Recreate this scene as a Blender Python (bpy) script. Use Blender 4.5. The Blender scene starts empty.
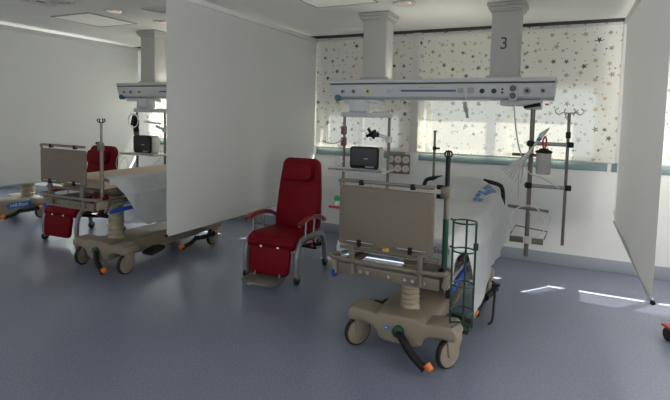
import bpy, bmesh, math, random
from mathutils import Vector, Matrix, noise
random.seed(7)
PI = math.pi
sc = bpy.context.scene
col = sc.collection

# ------------------------------------------------------------------ materials
MATS = {}

def mat(name, rgb, rough=0.5, metal=0.0, bump=0.0, bscale=60.0, var=0.06, vscale=6.0, spec=0.5, coat=0.0):
    m = bpy.data.materials.new(name); m.use_nodes = True
    nt = m.node_tree; N = nt.nodes; L = nt.links
    p = N['Principled BSDF']
    p.inputs['Roughness'].default_value = rough
    p.inputs['Metallic'].default_value = metal
    p.inputs['Specular IOR Level'].default_value = spec
    p.inputs['Coat Weight'].default_value = coat
    tc = N.new('ShaderNodeTexCoord')
    nz = N.new('ShaderNodeTexNoise'); nz.inputs['Scale'].default_value = vscale; nz.inputs['Detail'].default_value = 4
    L.new(tc.outputs['Object'], nz.inputs['Vector'])
    cr = N.new('ShaderNodeValToRGB')
    cr.color_ramp.elements[0].position = 0.3; cr.color_ramp.elements[1].position = 0.7
    cr.color_ramp.elements[0].color = (*[c*(1-var) for c in rgb], 1)
    cr.color_ramp.elements[1].color = (*[min(1, c*(1+var)) for c in rgb], 1)
    L.new(nz.outputs['Fac'], cr.inputs['Fac']); L.new(cr.outputs['Color'], p.inputs['Base Color'])
    if bump:
        n2 = N.new('ShaderNodeTexNoise'); n2.inputs['Scale'].default_value = bscale; n2.inputs['Detail'].default_value = 3
        L.new(tc.outputs['Object'], n2.inputs['Vector'])
        b = N.new('ShaderNodeBump'); b.inputs['Strength'].default_value = bump; b.inputs['Distance'].default_value = 0.01
        L.new(n2.outputs['Fac'], b.inputs['Height']); L.new(b.outputs['Normal'], p.inputs['Normal'])
    MATS[name] = m
    return m

mat('wall_paint', (0.86, 0.855, 0.83), 0.7, bump=0.05, bscale=120, var=0.015)
mat('ceiling_paint', (0.91, 0.90, 0.85), 0.8, bump=0.03, bscale=150, var=0.02, vscale=2)
mat('baseboard_vinyl', (0.33, 0.36, 0.40), 0.45, var=0.03)
mat('sill_teal', (0.23, 0.31, 0.32), 0.5, var=0.03)
mat('white_plastic', (0.78, 0.77, 0.74), 0.4, var=0.02)
mat('pendant_enamel', (0.62, 0.635, 0.64), 0.38, var=0.02)
mat('pendant_column', (0.50, 0.495, 0.465), 0.5, var=0.02)
mat('groove_dark', (0.05, 0.05, 0.05), 0.6)
mat('blue_strip', (0.09, 0.13, 0.24), 0.35)
mat('dial_grey', (0.14, 0.14, 0.145), 0.5)
mat('socket_grey', (0.42, 0.43, 0.44), 0.5)
mat('beige_plastic', (0.30, 0.252, 0.185), 0.42, bump=0.03, bscale=300, var=0.04)
mat('beige_panel', (0.18, 0.147, 0.108), 0.55, bump=0.04, bscale=260, var=0.03)
mat('beige_metal', (0.21, 0.175, 0.13), 0.4, metal=0.2, var=0.05)
mat('bellows_rubber', (0.44, 0.38, 0.27), 0.6, var=0.04)
mat('black_plastic', (0.010, 0.010, 0.011), 0.45, spec=0.25)
mat('black_rubber', (0.016, 0.016, 0.017), 0.7)
mat('orange_plastic', (0.72, 0.17, 0.02), 0.4)
mat('red_plastic', (0.55, 0.02, 0.02), 0.4)
mat('blue_plastic', (0.01, 0.06, 0.36), 0.4)
mat('red_vinyl', (0.19, 0.004, 0.012), 0.5, bump=0.06, bscale=220, var=0.08, spec=0.13)
mat('red_arm', (0.26, 0.008, 0.02), 0.35)
mat('grey_metal', (0.30, 0.30, 0.295), 0.35, metal=0.5, var=0.04)
mat('chrome', (0.62, 0.62, 0.60), 0.22, metal=1.0, var=0.03)
mat('pole_steel', (0.22, 0.195, 0.165), 0.38, metal=0.45, var=0.04)
mat('green_paint', (0.006, 0.062, 0.032), 0.4)
mat('sheet_cotton', (0.62, 0.63, 0.63), 0.85, bump=0.25, bscale=14, var=0.02)
mat('mattress_cover', (0.66, 0.52, 0.40), 0.6, var=0.03)
mat('print_blue', (0.13, 0.27, 0.52), 0.7)
mat('print_grey', (0.06, 0.07, 0.08), 0.7)
mat('logo_blue', (0.05, 0.19, 0.50), 0.4)
mat('logo_white', (0.8, 0.82, 0.85), 0.5)
mat('screen_black', (0.030, 0.032, 0.036), 0.2)
mat('monitor_shell', (0.66, 0.66, 0.64), 0.45)
mat('socket_plate', (0.27, 0.18, 0.15), 0.45)
mat('brown_plate', (0.16, 0.08, 0.05), 0.5)
mat('foot_plate_rubber', (0.13, 0.125, 0.11), 0.65, bump=0.3, bscale=90)
mat('light_panel', (0.84, 0.83, 0.78), 0.5)
mat('track_metal', (0.72, 0.72, 0.71), 0.4, var=0.02)
mat('joint_grey', (0.46, 0.455, 0.44), 0.6)
mat('copper_reflector', (0.80, 0.62, 0.50), 0.2, metal=1.0)
mat('tube_clear', (0.60, 0.60, 0.57), 0.3)
def glow(name, rgb, e):
    p = MATS[name].node_tree.nodes['Principled BSDF']
    p.inputs['Emission Color'].default_value = (*rgb, 1); p.inputs['Emission Strength'].default_value = e
glow('light_panel', (1.0, 0.93, 0.80), 0.07)
glow('copper_reflector', (1.0, 0.80, 0.62), 0.12)  # emission imitates the warm glints on the downlight rings
mat('yellow_plastic', (0.6, 0.42, 0.05), 0.45)
mat('bright_green', (0.02, 0.42, 0.18), 0.4)
mat('teal_plastic', (0.02, 0.16, 0.22), 0.4)

def curtain_mat():
    m = mat('partition_fabric', (0.66, 0.67, 0.66), 0.85, bump=0.05, bscale=200, var=0.025, vscale=1.5)
    nt = m.node_tree; N = nt.nodes; L = nt.links; p = N['Principled BSDF']; o = N['Material Output']
    t = N.new('ShaderNodeBsdfTranslucent'); t.inputs[0].default_value = (0.70, 0.69, 0.65, 1)
    x = N.new('ShaderNodeMixShader'); x.inputs[0].default_value = 0.14
    L.new(p.outputs[0], x.inputs[1]); L.new(t.outputs[0], x.inputs[2]); L.new(x.outputs[0], o.inputs[0])
    return m
curtain_mat()

def floor_mat():
    m = bpy.data.materials.new('floor_vinyl'); m.use_nodes = True
    nt = m.node_tree; N = nt.nodes; L = nt.links; p = N['Principled BSDF']
    tc = N.new('ShaderNodeTexCoord')
    n1 = N.new('ShaderNodeTexNoise'); n1.inputs['Scale'].default_value = 70; n1.inputs['Detail'].default_value = 5
    n2 = N.new('ShaderNodeTexNoise'); n2.inputs['Scale'].default_value = 1.3; n2.inputs['Detail'].default_value = 3
    L.new(tc.outputs['Object'], n1.inputs['Vector']); L.new(tc.outputs['Object'], n2.inputs['Vector'])
    cr = N.new('ShaderNodeValToRGB')
    cr.color_ramp.elements[0].position = .35; cr.color_ramp.elements[1].position = .68
    cr.color_ramp.elements[0].color = (0.205, 0.232, 0.315, 1); cr.color_ramp.elements[1].color = (0.262, 0.292, 0.385, 1)
    L.new(n1.outputs['Fac'], cr.inputs['Fac'])
    mx = N.new('ShaderNodeMix'); mx.data_type = 'RGBA'; mx.blend_type = 'MULTIPLY'; mx.inputs[0].default_value = 0.18
    L.new(cr.outputs['Color'], mx.inputs[6]); L.new(n2.outputs['Fac'], mx.inputs[7]); L.new(mx.outputs[2], p.inputs['Base Color'])
    p.inputs['Roughness'].default_value = 0.27
    p.inputs['Specular IOR Level'].default_value = 0.5
    MATS['floor_vinyl'] = m
floor_mat()

def glass_mat():
    m = bpy.data.materials.new('window_glass'); m.use_nodes = True
    nt = m.node_tree; N = nt.nodes; L = nt.links; N.clear()
    o = N.new('ShaderNodeOutputMaterial'); mx = N.new('ShaderNodeMixShader')
    t = N.new('ShaderNodeBsdfTransparent'); t.inputs[0].default_value = (0.93, 0.96, 0.95, 1)
    g = N.new('ShaderNodeBsdfGlossy'); g.inputs['Roughness'].default_value = 0.03
    lw = N.new('ShaderNodeLayerWeight'); lw.inputs[0].default_value = 0.12
    L.new(lw.outputs['Fresnel'], mx.inputs[0]); L.new(t.outputs[0], mx.inputs[1]); L.new(g.outputs[0], mx.inputs[2])
    L.new(mx.outputs[0], o.inputs[0]); MATS['window_glass'] = m
    m = bpy.data.materials.new('clear_plastic'); m.use_nodes = True
    nt = m.node_tree; N = nt.nodes; L = nt.links; N.clear()
    o = N.new('ShaderNodeOutputMaterial'); mx = N.new('ShaderNodeMixShader'); mx.inputs[0].default_value = 0.55
    t = N.new('ShaderNodeBsdfTransparent'); d = N.new('ShaderNodeBsdfPrincipled')
    d.inputs['Base Color'].default_value = (0.66, 0.65, 0.62, 1); d.inputs['Roughness'].default_value = 0.2
    L.new(t.outputs[0], mx.inputs[1]); L.new(d.outputs[0], mx.inputs[2]); L.new(mx.outputs[0], o.inputs[0]); MATS['clear_plastic'] = m
glass_mat()
def milky_mat():
    m = bpy.data.materials.new('added_milky_glass'); m.use_nodes = True  # glazing invented to pass diffuse light onto the upper blinds
    nt = m.node_tree; N = nt.nodes; L = nt.links; N.clear()
    o = N.new('ShaderNodeOutputMaterial'); mx = N.new('ShaderNodeMixShader'); mx.inputs[0].default_value = 0.5
    t = N.new('ShaderNodeBsdfTranslucent'); t.inputs[0].default_value = (0.12, 0.12, 0.11, 1)
    d = N.new('ShaderNodeBsdfDiffuse'); d.inputs[0].default_value = (0.8, 0.8, 0.78, 1)
    L.new(t.outputs[0], mx.inputs[1]); L.new(d.outputs[0], mx.inputs[2]); L.new(mx.outputs[0], o.inputs[0]); MATS['added_milky_glass'] = m
milky_mat()

def blind_mat():
    """off-white screen fabric with a print of scattered stars, partly letting daylight through"""
    m = bpy.data.materials.new('star_blind_fabric'); m.use_nodes = True
    nt = m.node_tree; N = nt.nodes; L = nt.links; N.clear()
    def M(op, a, b=None, c=None):
        n = N.new('ShaderNodeMath'); n.operation = op
        for k, v in enumerate((a, b, c)):
            if v is None: continue
            if isinstance(v, (int, float)): n.inputs[k].default_value = v
            else: L.new(v, n.inputs[k])
        return n.outputs[0]
    tc = N.new('ShaderNodeTexCoord'); sx = N.new('ShaderNodeSeparateXYZ'); L.new(tc.outputs['Object'], sx.inputs[0])
    def layer(scale, ox, rmin, rmax, star, rnd):
        cb = N.new('ShaderNodeCombineXYZ')
        L.new(M('ADD', M('MULTIPLY', sx.outputs[0], scale), ox), cb.inputs[0])
        L.new(M('ADD', M('MULTIPLY', sx.outputs[2], scale), ox*1.7), cb.inputs[1])
        v = N.new('ShaderNodeTexVoronoi'); v.voronoi_dimensions = '2D'; v.inputs['Scale'].default_value = 1.0
        v.inputs['Randomness'].default_value = rnd
        L.new(cb.outputs[0], v.inputs['Vector'])
        sb = N.new('ShaderNodeVectorMath'); sb.operation = 'SUBTRACT'
        L.new(cb.outputs[0], sb.inputs[0]); L.new(v.outputs['Position'], sb.inputs[1])
        s2 = N.new('ShaderNodeSeparateXYZ'); L.new(sb.outputs[0], s2.inputs[0])
        r = M('DIVIDE', M('SQRT', M('ADD', M('MULTIPLY', s2.outputs[0], s2.outputs[0]), M('MULTIPLY', s2.outputs[1], s2.outputs[1]))), scale)
        cs = N.new('ShaderNodeSeparateColor'); L.new(v.outputs['Color'], cs.inputs[0])
        size = M('ADD', M('MULTIPLY', cs.outputs[0], rmax-rmin), rmin)
        if star:
            a = M('ARCTAN2', s2.outputs[1], s2.outputs[0])
            t = M('FRACT', M('ADD', M('ADD', M('DIVIDE', a, 2*PI/5), M('MULTIPLY', cs.outputs[2], 0.5)), 10.0))
            q = M('ABSOLUTE', M('SUBTRACT', M('MULTIPLY', t, 2.0), 1.0))
            q = M('POWER', q, 1.35)
            lim = M('MULTIPLY', size, M('ADD', M('MULTIPLY', q, 0.60), 0.40))
        else:
            lim = size
        mask = M('LESS_THAN', r, lim)
        return mask, cs.outputs[1]
    m1, c1 = layer(7.6, 3.3, 0.021, 0.033, True, 0.75)
    m2, c2 = layer(10.5, 11.9, 0.008, 0.016, True, 0.8)
    def ramp(fac, cols):
        cr = N.new('ShaderNodeValToRGB'); cr.color_ramp.interpolation = 'CONSTANT'
        e = cr.color_ramp.elements
        e[0].position = 0; e[0].color = (*cols[0], 1); e[1].position = 1/len(cols); e[1].color = (*cols[1], 1)
        for k in range(2, len(cols)):
            x = e.new(k/len(cols)); x.color = (*cols[k], 1)
        L.new(fac, cr.inputs[0]); return cr.outputs[0]
    black, grey, tan, pale = (0.06, 0.06, 0.075), (0.36, 0.36, 0.35), (0.60, 0.45, 0.27), (0.48, 0.47, 0.44)
    k1 = ramp(c1, [tan, black, grey, tan, pale, grey, black, tan, grey, tan])
    k2 = ramp(c2, [grey, tan, black, grey, tan, pale])
    base = (0.93, 0.915, 0.86, 1)
    def mixc(f, a, b):
        x = N.new('ShaderNodeMix'); x.data_type = 'RGBA'; L.new(f, x.inputs[0])
        if isinstance(a, tuple): x.inputs[6].default_value = a
        else: L.new(a, x.inputs[6])
        L.new(b, x.inputs[7]); return x.outputs[2]
    c = mixc(m1, mixc(m2, base, k2), k1)
    df = N.new('ShaderNodeBsdfDiffuse'); tr = N.new('ShaderNodeBsdfTranslucent'); tp = N.new('ShaderNodeBsdfTransparent')
    L.new(c, df.inputs[0])
    half = N.new('ShaderNodeMix'); half.data_type = 'RGBA'; half.inputs[0].default_value = 0.6
    L.new(c, half.inputs[6]); half.inputs[7].default_value = (0.78, 0.72, 0.62, 1); L.new(half.outputs[2], tr.inputs[0])
    a = N.new('ShaderNodeMixShader'); a.inputs[0].default_value = 0.12; L.new(df.outputs[0], a.inputs[1]); L.new(tr.outputs[0], a.inputs[2])
    b = N.new('ShaderNodeMixShader'); b.inputs[0].default_value = 0.13; L.new(a.outputs[0], b.inputs[1]); L.new(tp.outputs[0], b.inputs[2])
    o = N.new('ShaderNodeOutputMaterial'); L.new(b.outputs[0], o.inputs[0])
    MATS['star_blind_fabric'] = m
blind_mat()

# ------------------------------------------------------------------ mesh helpers
class MB:
    def __init__(self): self.bm = bmesh.new()
    def _join(self, b):
        me = bpy.data.meshes.new('tmp'); b.to_mesh(me); b.free(); self.bm.from_mesh(me); bpy.data.meshes.remove(me)
    def box(self, c, s, rot=None, bevel=0.0, seg=2):
        b = bmesh.new(); bmesh.ops.create_cube(b, size=1.0)
        bmesh.ops.scale(b, vec=Vector(s), verts=b.verts)
        if bevel: bmesh.ops.bevel(b, geom=list(b.edges), offset=min(bevel, min(s)*0.49), segments=seg, profile=0.5, affect='EDGES')
        M = Matrix.Translation(Vector(c))
        if rot is not None: M = M @ rot
        bmesh.ops.transform(b, matrix=M, verts=b.verts)
        self._join(b); return self
    def prism(self, pts, depth, M, bevel=0.0, seg=2):
        """2D outline (u,v) extruded along w from 0 to depth; M maps (u,v,w) to the place"""
        b = bmesh.new()
        v0 = [b.verts.new((u, v, 0)) for u, v in pts]
        f = b.faces.new(v0)
        r = bmesh.ops.extrude_face_region(b, geom=[f])
        bmesh.ops.translate(b, vec=(0, 0, depth), verts=[g for g in r['geom'] if isinstance(g, bmesh.types.BMVert)])
        bmesh.ops.recalc_face_normals(b, faces=b.faces)
        if bevel:
            ed = [e for e in b.edges if len(e.link_faces) == 2 and e.calc_face_angle(0) > 0.9]
            bmesh.ops.bevel(b, geom=ed, offset=bevel, segments=seg, profile=0.5, affect='EDGES')
        bmesh.ops.transform(b, matrix=M, verts=b.verts)
        bmesh.ops.recalc_face_normals(b, faces=b.faces)
        self._join(b); return self
    def tube(self, path, r, seg=10, closed=False):
        P = [Vector(p) for p in path]; n = len(P)
        rr = r if isinstance(r, (list, tuple)) else [r]*n
        b = bmesh.new(); rings = []; prev = None
        for i in range(n):
            if closed: t = (P[(i+1) % n]-P[i-1]).normalized()
            else: t = (P[min(i+1, n-1)]-P[max(i-1, 0)]).normalized()
            if prev is None:
                a = Vector((0, 0, 1)) if abs(t.z) < 0.9 else Vector((1, 0, 0))
                u = t.cross(a).normalized()
            else:
                u = (prev - t*prev.dot(t))
                u = u.normalized() if u.length > 1e-6 else t.orthogonal().normalized()
            prev = u; w = t.cross(u)
            rings.append([b.verts.new(P[i]+(u*math.cos(2*PI*k/seg)+w*math.sin(2*PI*k/seg))*rr[i]) for k in range(seg)])
        m = n if closed else n-1
        for i in range(m):
            A, B = rings[i], rings[(i+1) % n]
            for k in range(seg): b.faces.new((A[k], A[(k+1) % seg], B[(k+1) % seg], B[k]))
        if not closed:
            b.faces.new(rings[0][::-1]); b.faces.new(rings[-1])
        bmesh.ops.recalc_face_normals(b, faces=b.faces)
        self._join(b); return self
    def cyl(self, p0, p1, r, seg=16): return self.tube([p0, p1], r, seg)
    def lathe(self, prof, M=Matrix.Identity(4), seg=24):
        b = bmesh.new(); rings = []
        for r, z in prof:
            rings.append([b.verts.new((max(r, 1e-4)*math.cos(2*PI*k/seg), max(r, 1e-4)*math.sin(2*PI*k/seg), z)) for k in range(seg)])
        for A, B in zip(rings, rings[1:]):
            for k in range(seg): b.faces.new((A[k], A[(k+1) % seg], B[(k+1) % seg], B[k]))
        b.faces.new(rings[0][::-1]); b.faces.new(rings[-1])
        bmesh.ops.recalc_face_normals(b, faces=b.faces)
        bmesh.ops.transform(b, matrix=M, verts=b.verts)
        self._join(b); return self
    def grid(self, fn, nu, nv):
        b = bmesh.new()
        V = [[b.verts.new(fn(i/(nu-1), j/(nv-1))) for j in range(nv)] for i in range(nu)]
        for i in range(nu-1):
            for j in range(nv-1): b.faces.new((V[i][j], V[i+1][j], V[i+1][j+1], V[i][j+1]))
        self._join(b); return self
    def build(self, name, m, parent=None, loc=None, sharp=0.6):
        me = bpy.data.meshes.new(name); self.bm.to_mesh(me); self.bm.free()
        for p in me.polygons: p.use_smooth = True
        me.set_sharp_from_angle(angle=sharp)
        me.materials.append(MATS[m] if isinstance(m, str) else m)
        o = bpy.data.objects.new(name, me); col.objects.link(o)
        if parent is not None: o.parent = parent
        if loc is not None: o.location = loc
        return o

def spline(pts, n=8, closed=False):
    P = [Vector(p) for p in pts]; out = []; N = len(P)
    rng = N if closed else N-1
    for i in range(rng):
        g = (lambda k: P[k % N]) if closed else (lambda k: P[max(0, min(N-1, k))])
        a, b, c, d = g(i-1), g(i), g(i+1), g(i+2)
        for k in range(n):
            t = k/n
            out.append(0.5*((2*b)+(c-a)*t+(2*a-5*b+4*c-d)*t*t+(3*b-a-3*c+d)*t**3))
    if not closed: out.append(P[-1])
    return out

def rrect(w, h, r, n=5, cx=0, cy=0):
    pts = []
    for sx, sy, a0 in ((1, 1, 0), (-1, 1, 90), (-1, -1, 180), (1, -1, 270)):
        for k in range(n+1):
            a = math.radians(a0+90*k/n)
            pts.append((cx+sx*(w/2-r)+r*math.cos(a), cy+sy*(h/2-r)+r*math.sin(a)))
    return pts

# frames mapping an outline (u,v,w):
XZ = Matrix(((1, 0, 0, 0), (0, 0, -1, 0), (0, 1, 0, 0), (0, 0, 0, 1)))      # u->x v->z w->-y
YZ = Matrix(((0, 0, 1, 0), (1, 0, 0, 0), (0, 1, 0, 0), (0, 0, 0, 1)))       # u->y v->z w->x
XY = Matrix.Identity(4)
def T(*v): return Matrix.Translation(Vector(v))
def RX(a): return Matrix.Rotation(a, 4, 'X')
def RY(a): return Matrix.Rotation(a, 4, 'Y')
def RZ(a): return Matrix.Rotation(a, 4, 'Z')

def tag(o, label, cat, group=None, kind=None):
    if label: o['label'] = label
    if cat: o['category'] = cat
    if group: o['group'] = group
    if kind: o['kind'] = kind
    return o

def thing(name, label, cat, loc=(0, 0, 0), rz=0, group=None):
    o = bpy.data.objects.new(name, None); col.objects.link(o)
    o.empty_display_size = 0.1
    o.location = loc; o.rotation_euler = (0, 0, rz)
    return tag(o, label, cat, group)

def struct(o): o['kind'] = 'structure'; return o

def children(o): return [c for c in bpy.data.objects if c.parent == o]
def copy_tree(o, parent=None):
    c = o.copy(); col.objects.link(c)
    if parent is not None: c.parent = parent
    for ch in children(o): copy_tree(ch, c)
    return c

def text_mesh(name, s, size, m, parent, M, depth=0.0008, align='CENTER'):
    cu = bpy.data.curves.new('txt', 'FONT'); cu.body = s; cu.size = size; cu.extrude = depth
    cu.align_x = align; cu.align_y = 'CENTER'
    t = bpy.data.objects.new('txt', cu); col.objects.link(t)
    bpy.context.view_layer.update()
    me = bpy.data.meshes.new_from_object(t.evaluated_get(bpy.context.evaluated_depsgraph_get()))
    bpy.data.objects.remove(t); bpy.data.curves.remove(cu)
    me.transform(M); me.materials.clear(); me.materials.append(MATS[m]); me.name = name
    o = bpy.data.objects.new(name, me); col.objects.link(o); o.parent = parent
    return o

# ------------------------------------------------------------------ room
WY = 5.68            # inner face of the window wall
CZ = 2.60            # ceiling
XL, XR, YF = -9.9, 3.4, -3.2
struct(MB().box(((XL+XR)/2, (YF+WY)/2, -0.05), (XR-XL+0.4, WY-YF+0.6, 0.1)).build('floor', 'floor_vinyl'))
struct(MB().box(((XL+XR)/2, (YF+WY)/2, CZ+0.05), (XR-XL+0.4, WY-YF+0.6, 0.1)).build('ceiling', 'ceiling_paint'))
LY0, LY1 = 0.2, 5.2  # opening in the left wall added to admit fill light
w = MB(); w.box((XL-0.1, (YF+WY)/2, 0.475), (0.2, WY-YF, 0.95)).box((XL-0.1, (YF+WY)/2, (2.25+CZ)/2), (0.2, WY-YF, CZ-2.25))
w.box((XL-0.1, (YF+LY0)/2, 1.6), (0.2, LY0-YF, 1.3)).box((XL-0.1, (WY+LY1)/2, 1.6), (0.2, WY-LY1, 1.3))
struct(w.build('wall_left', 'wall_paint'))
RY0, RY1 = 0.2, 5.2  # right wall gets an invented opening for a fill lamp
w = MB(); w.box((XR+0.1, (YF+WY)/2, 0.475), (0.2, WY-YF, 0.95)).box((XR+0.1, (YF+WY)/2, (2.25+CZ)/2), (0.2, WY-YF, CZ-2.25))
w.box((XR+0.1, (YF+RY0)/2, 1.6), (0.2, RY0-YF, 1.3)).box((XR+0.1, (WY+RY1)/2, 1.6), (0.2, WY-RY1, 1.3))
struct(w.build('wall_right', 'wall_paint'))
FX0, FX1, FZ0, FZ1 = -6.5, 2.0, 0.95, 2.25  # unseen opening behind the camera, added for fill light
w = MB(); w.box(((XL+XR)/2, YF-0.1, FZ0/2), (XR-XL, 0.2, FZ0)).box(((XL+XR)/2, YF-0.1, (FZ1+CZ)/2), (XR-XL, 0.2, CZ-FZ1))
w.box(((XL+FX0)/2, YF-0.1, (FZ0+FZ1)/2), (FX0-XL, 0.2, FZ1-FZ0)).box(((XR+FX1)/2, YF-0.1, (FZ0+FZ1)/2), (XR-FX1, 0.2, FZ1-FZ0))
struct(w.build('wall_front', 'wall_paint'))
# window wall with openings: (x0, x1, mullions)
Z0, Z1, ZT = 1.05, 2.46, 1.95      # ZT: transom under the added milky panes
HOLES = [(-9.3, -6.5, [-7.9]), (-6.0, -4.95, []), (-4.66, -3.16, [-3.9]), (-2.97, -1.87, [-2.45]), (-1.56, 0.31, [-0.59]), (0.49, 2.50, [1.5])]
w = MB(); WT = 0.22
w.box(((XL+XR)/2, WY+WT/2, Z0/2), (XR-XL, WT, Z0)).box(((XL+XR)/2, WY+WT/2, (Z1+CZ)/2), (XR-XL, WT, CZ-Z1))
xs = [XL]+[v for h in HOLES for v in h[:2]]+[XR]
for a, b in zip(xs[::2], xs[1::2]): w.box(((a+b)/2, WY+WT/2, (Z0+Z1)/2), (b-a, WT, Z1-Z0))
struct(w.build('wall_back', 'wall_paint'))
for i, (a, b, ms) in enumerate(HOLES):
    ZT = 1.62 if i == 3 else 1.95
    f = MB(); y = WY+0.17; fr = 0.05
    f.box(((a+b)/2, y, Z1-fr/2), (b-a, 0.05, fr), bevel=0.004).box(((a+b)/2, y, Z0+0.09+fr/2), (b-a, 0.05, fr), bevel=0.004)
    for x in (a+fr/2, b-fr/2): f.box((x, y, (Z0+Z1)/2+.02), (fr, 0.05, Z1-Z0-0.1), bevel=0.004)
    f.box(((a+b)/2, y, ZT), (b-a, 0.05, 0.09), bevel=0.004)
    for x in ms: f.box((x, y, (Z0+Z1)/2+.02), (0.07, 0.05, Z1-Z0-0.1), bevel=0.004)
    wi = struct(f.build('window_%d' % (i+1), 'white_plastic'))
    MB().box(((a+b)/2, y, (Z0+0.09+ZT)/2), (b-a-0.04, 0.008, ZT-Z0-0.12)).build('window_pane', 'window_glass', wi)
    MB().box(((a+b)/2, y, (ZT+Z1)/2), (b-a-0.04, 0.008, Z1-ZT-0.08)).build('added_milky_pane', 'added_milky_glass', wi)  # unseen pane added to backlight the upper part of the blind
    MB().box(((a+b)/2+0.02, WY+0.085, Z0+0.0475), (b-a+0.14, 0.19, 0.095), bevel=0.006).build('window_sill', 'sill_teal', wi)
bb = MB(); bb.box(((XL+XR)/2, WY-0.006, 0.065), (XR-XL, 0.012, 0.13), bevel=0.003); struct(bb.build('baseboard_back', 'baseboard_vinyl'))
bb = MB(); bb.box((XL+0.006, (YF+WY)/2, 0.065), (0.012, WY-YF, 0.13), bevel=0.003); struct(bb.build('baseboard_left', 'baseboard_vinyl'))
# solid dark strip painted in for the shaded gap where the blinds meet the ceiling
struct(MB().box(((XL+XR)/2, WY-0.05, CZ-0.012), (XR-XL, 0.09, 0.024)).build('gap_shade_strip', 'groove_dark'))
# white pier cover between the two blinds
struct(MB().box((-1.665, WY-0.03, 1.87), (0.095, 0.06, 1.44), bevel=0.004).build('trim_2', 'white_plastic'))
struct(MB().box((0.49, WY-0.02, 1.87), (0.05, 0.04, 1.44), bevel=0.004).build('trim_3', 'white_plastic'))

# ------------------------------------------------------------------ roller blinds
BY = WY-0.06
def blind(x0, x1, label):
    t = thing('roller_blind', label, 'blind', ((x0+x1)/2, BY, 1.15), 0, 'star-printed roller blinds')
    hw = (x1-x0)/2
    MB().grid(lambda u, v: ((u-.5)*2*hw, 0.002*math.sin(u*31), v*1.42), 40, 12).build('blind_fabric', 'star_blind_fabric', t)
    MB().cyl((-hw, 0.0, 0.0), (hw, 0, 0.0), 0.010, 10).build('bottom_bar', 'white_plastic', t)
    MB().cyl((-hw, 0.012, 1.385), (hw, 0.012, 1.385), 0.022, 14).build('roller', 'white_plastic', t)
    return t
blind(-6.10, -4.83, 'star-printed blind seen left of the pendant column beyond the near partition curtain')
blind(-4.78, -3.06, 'star-printed blind glimpsed as a bright strip at the edge of the near partition curtain')
blind(-3.00, -1.71, 'narrower star-printed roller blind behind the monitor and the red chair')
blind(-1.62, 0.46, 'wide star-printed roller blind over the sunlit window behind the bed')
blind(0.52, 2.62, 'sunlit blind at the right edge, beyond the right partition curtain')

# ------------------------------------------------------------------ partition curtains
def curtain(x, y0, y1, zb, label, zt=2.52, track_end=True):
    t = thing('partition_curtain', label, 'curtain', (x, (y0+y1)/2, zb), 0, 'fabric partitions between the beds')
    h = (y1-y0)/2
    def f(u, v):
        y = (u-.5)*2*h
        k = 0.006*math.sin(y*2.1+x)*(1-v*.6)+0.003*math.sin(y*5.3+2*x)
        return (k, y, v*(zt-zb))
    o = MB().grid(f, 70, 16).build('curtain_fabric', 'partition_fabric', t)
    MB().cyl((0, -h, 0), (0, h, 0), 0.011, 12).build('bottom_bar', 'partition_fabric', t)
    MB().cyl((0, -h-0.012, 0), (0, -h+0.004, 0), 0.013, 12).build('end_cap', 'black_plastic', t)
    MB().box((0, 0, zt-zb+0.02), (0.035, 2*h+0.06, 0.05), bevel=0.008).build('ceiling_track', 'track_metal', t)
    return t
curtain(-3.0, 2.975, 5.58, 0.515, 'large white partition curtain left of the red recliner nearest the camera')
rc = curtain(0.47, 3.06, 5.42, 0.58, 'white partition curtain on the right, seen almost edge-on')
curtain(-6.15, 2.3, 5.5, 0.62, 'grey partition curtain at far left behind the second bed')
# cord with its tensioner at the window end of the right curtain
MB().tube([(0.0, 1.185, 0.03), (0.0, 1.19, 0.4), (0, 1.195, 1.9)], 0.004, 6).box((0, 1.188, 0.09), (0.02, 0.025, 0.05), bevel=0.005).build('pull_cord', 'white_plastic', rc)

# ------------------------------------------------------------------ ceiling fittings
def panel(x, y, label):
    t = thing('ceiling_light', label, 'ceiling light', (x, y, CZ), 0, 'square ceiling light panels')
    f = MB()
    for sx in (-1, 1):
        f.box((sx*0.308, 0, -0.006), (0.016, 0.632, 0.012), bevel=0.003); f.box((0, sx*0.308, -0.006), (0.632, 0.016, 0.012), bevel=0.003)
    f.build('frame', 'joint_grey', t)
    MB().box((0, 0, -0.004), (0.6, 0.6, 0.008)).build('diffuser', 'light_panel', t)
panel(-4.93, 3.80, 'square ceiling light panel above the second bed at upper left')
panel(-1.90, 3.80, 'square ceiling light panel cut by the top edge of the photo')
def downlight(x, y, label):
    t = thing('downlight', label, 'downlight', (x, y, CZ), 0, 'round recessed downlights')
    MB().lathe([(0.075, -0.001), (0.10, -0.004), (0.105, -0.012), (0.098, -0.016), (0.075, -0.013)], seg=28).build('trim_ring', 'white_plastic', t)
    MB().lathe([(0.074, -0.012), (0.066, -0.019), (0.05, -0.017), (0.02, -0.015)], seg=28).build('reflector', 'copper_reflector', t)
downlight(-4.27, 3.52, 'round downlight beside the square panel at upper left')
downlight(-4.24, 4.15, 'round downlight right above the left pendant column')
downlight(-1.38, 4.24, 'round downlight at the top edge left of the column marked 3')
def vent(x, y, label):
    t = thing('air_vent', label, 'vent', (x, y, CZ), 0, 'ceiling air vents')
    b = MB()
    for k in range(4):
        s = 0.40-k*0.09
        for a, c, d in ((1, 0, 0), (-1, 0, 0), (0, 1, 1), (0, -1, 1)):
            b.box((a*s/2, c*s/2, -0.006-0.006*k), (0.02 if not d else s+.02, s+.02 if not d else 0.02, 0.012), bevel=0.002)
    b.build('louvre', 'white_plastic', t)
    MB().box((0, 0, -0.002), (0.40, 0.40, 0.004)).build('backing', 'joint_grey', t)
vent(-3.70, 3.75, 'white square air vent cut by the partition curtain, top left')
vent(-4.55, 2.93, 'square air vent at the top edge above the left light panel')
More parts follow.
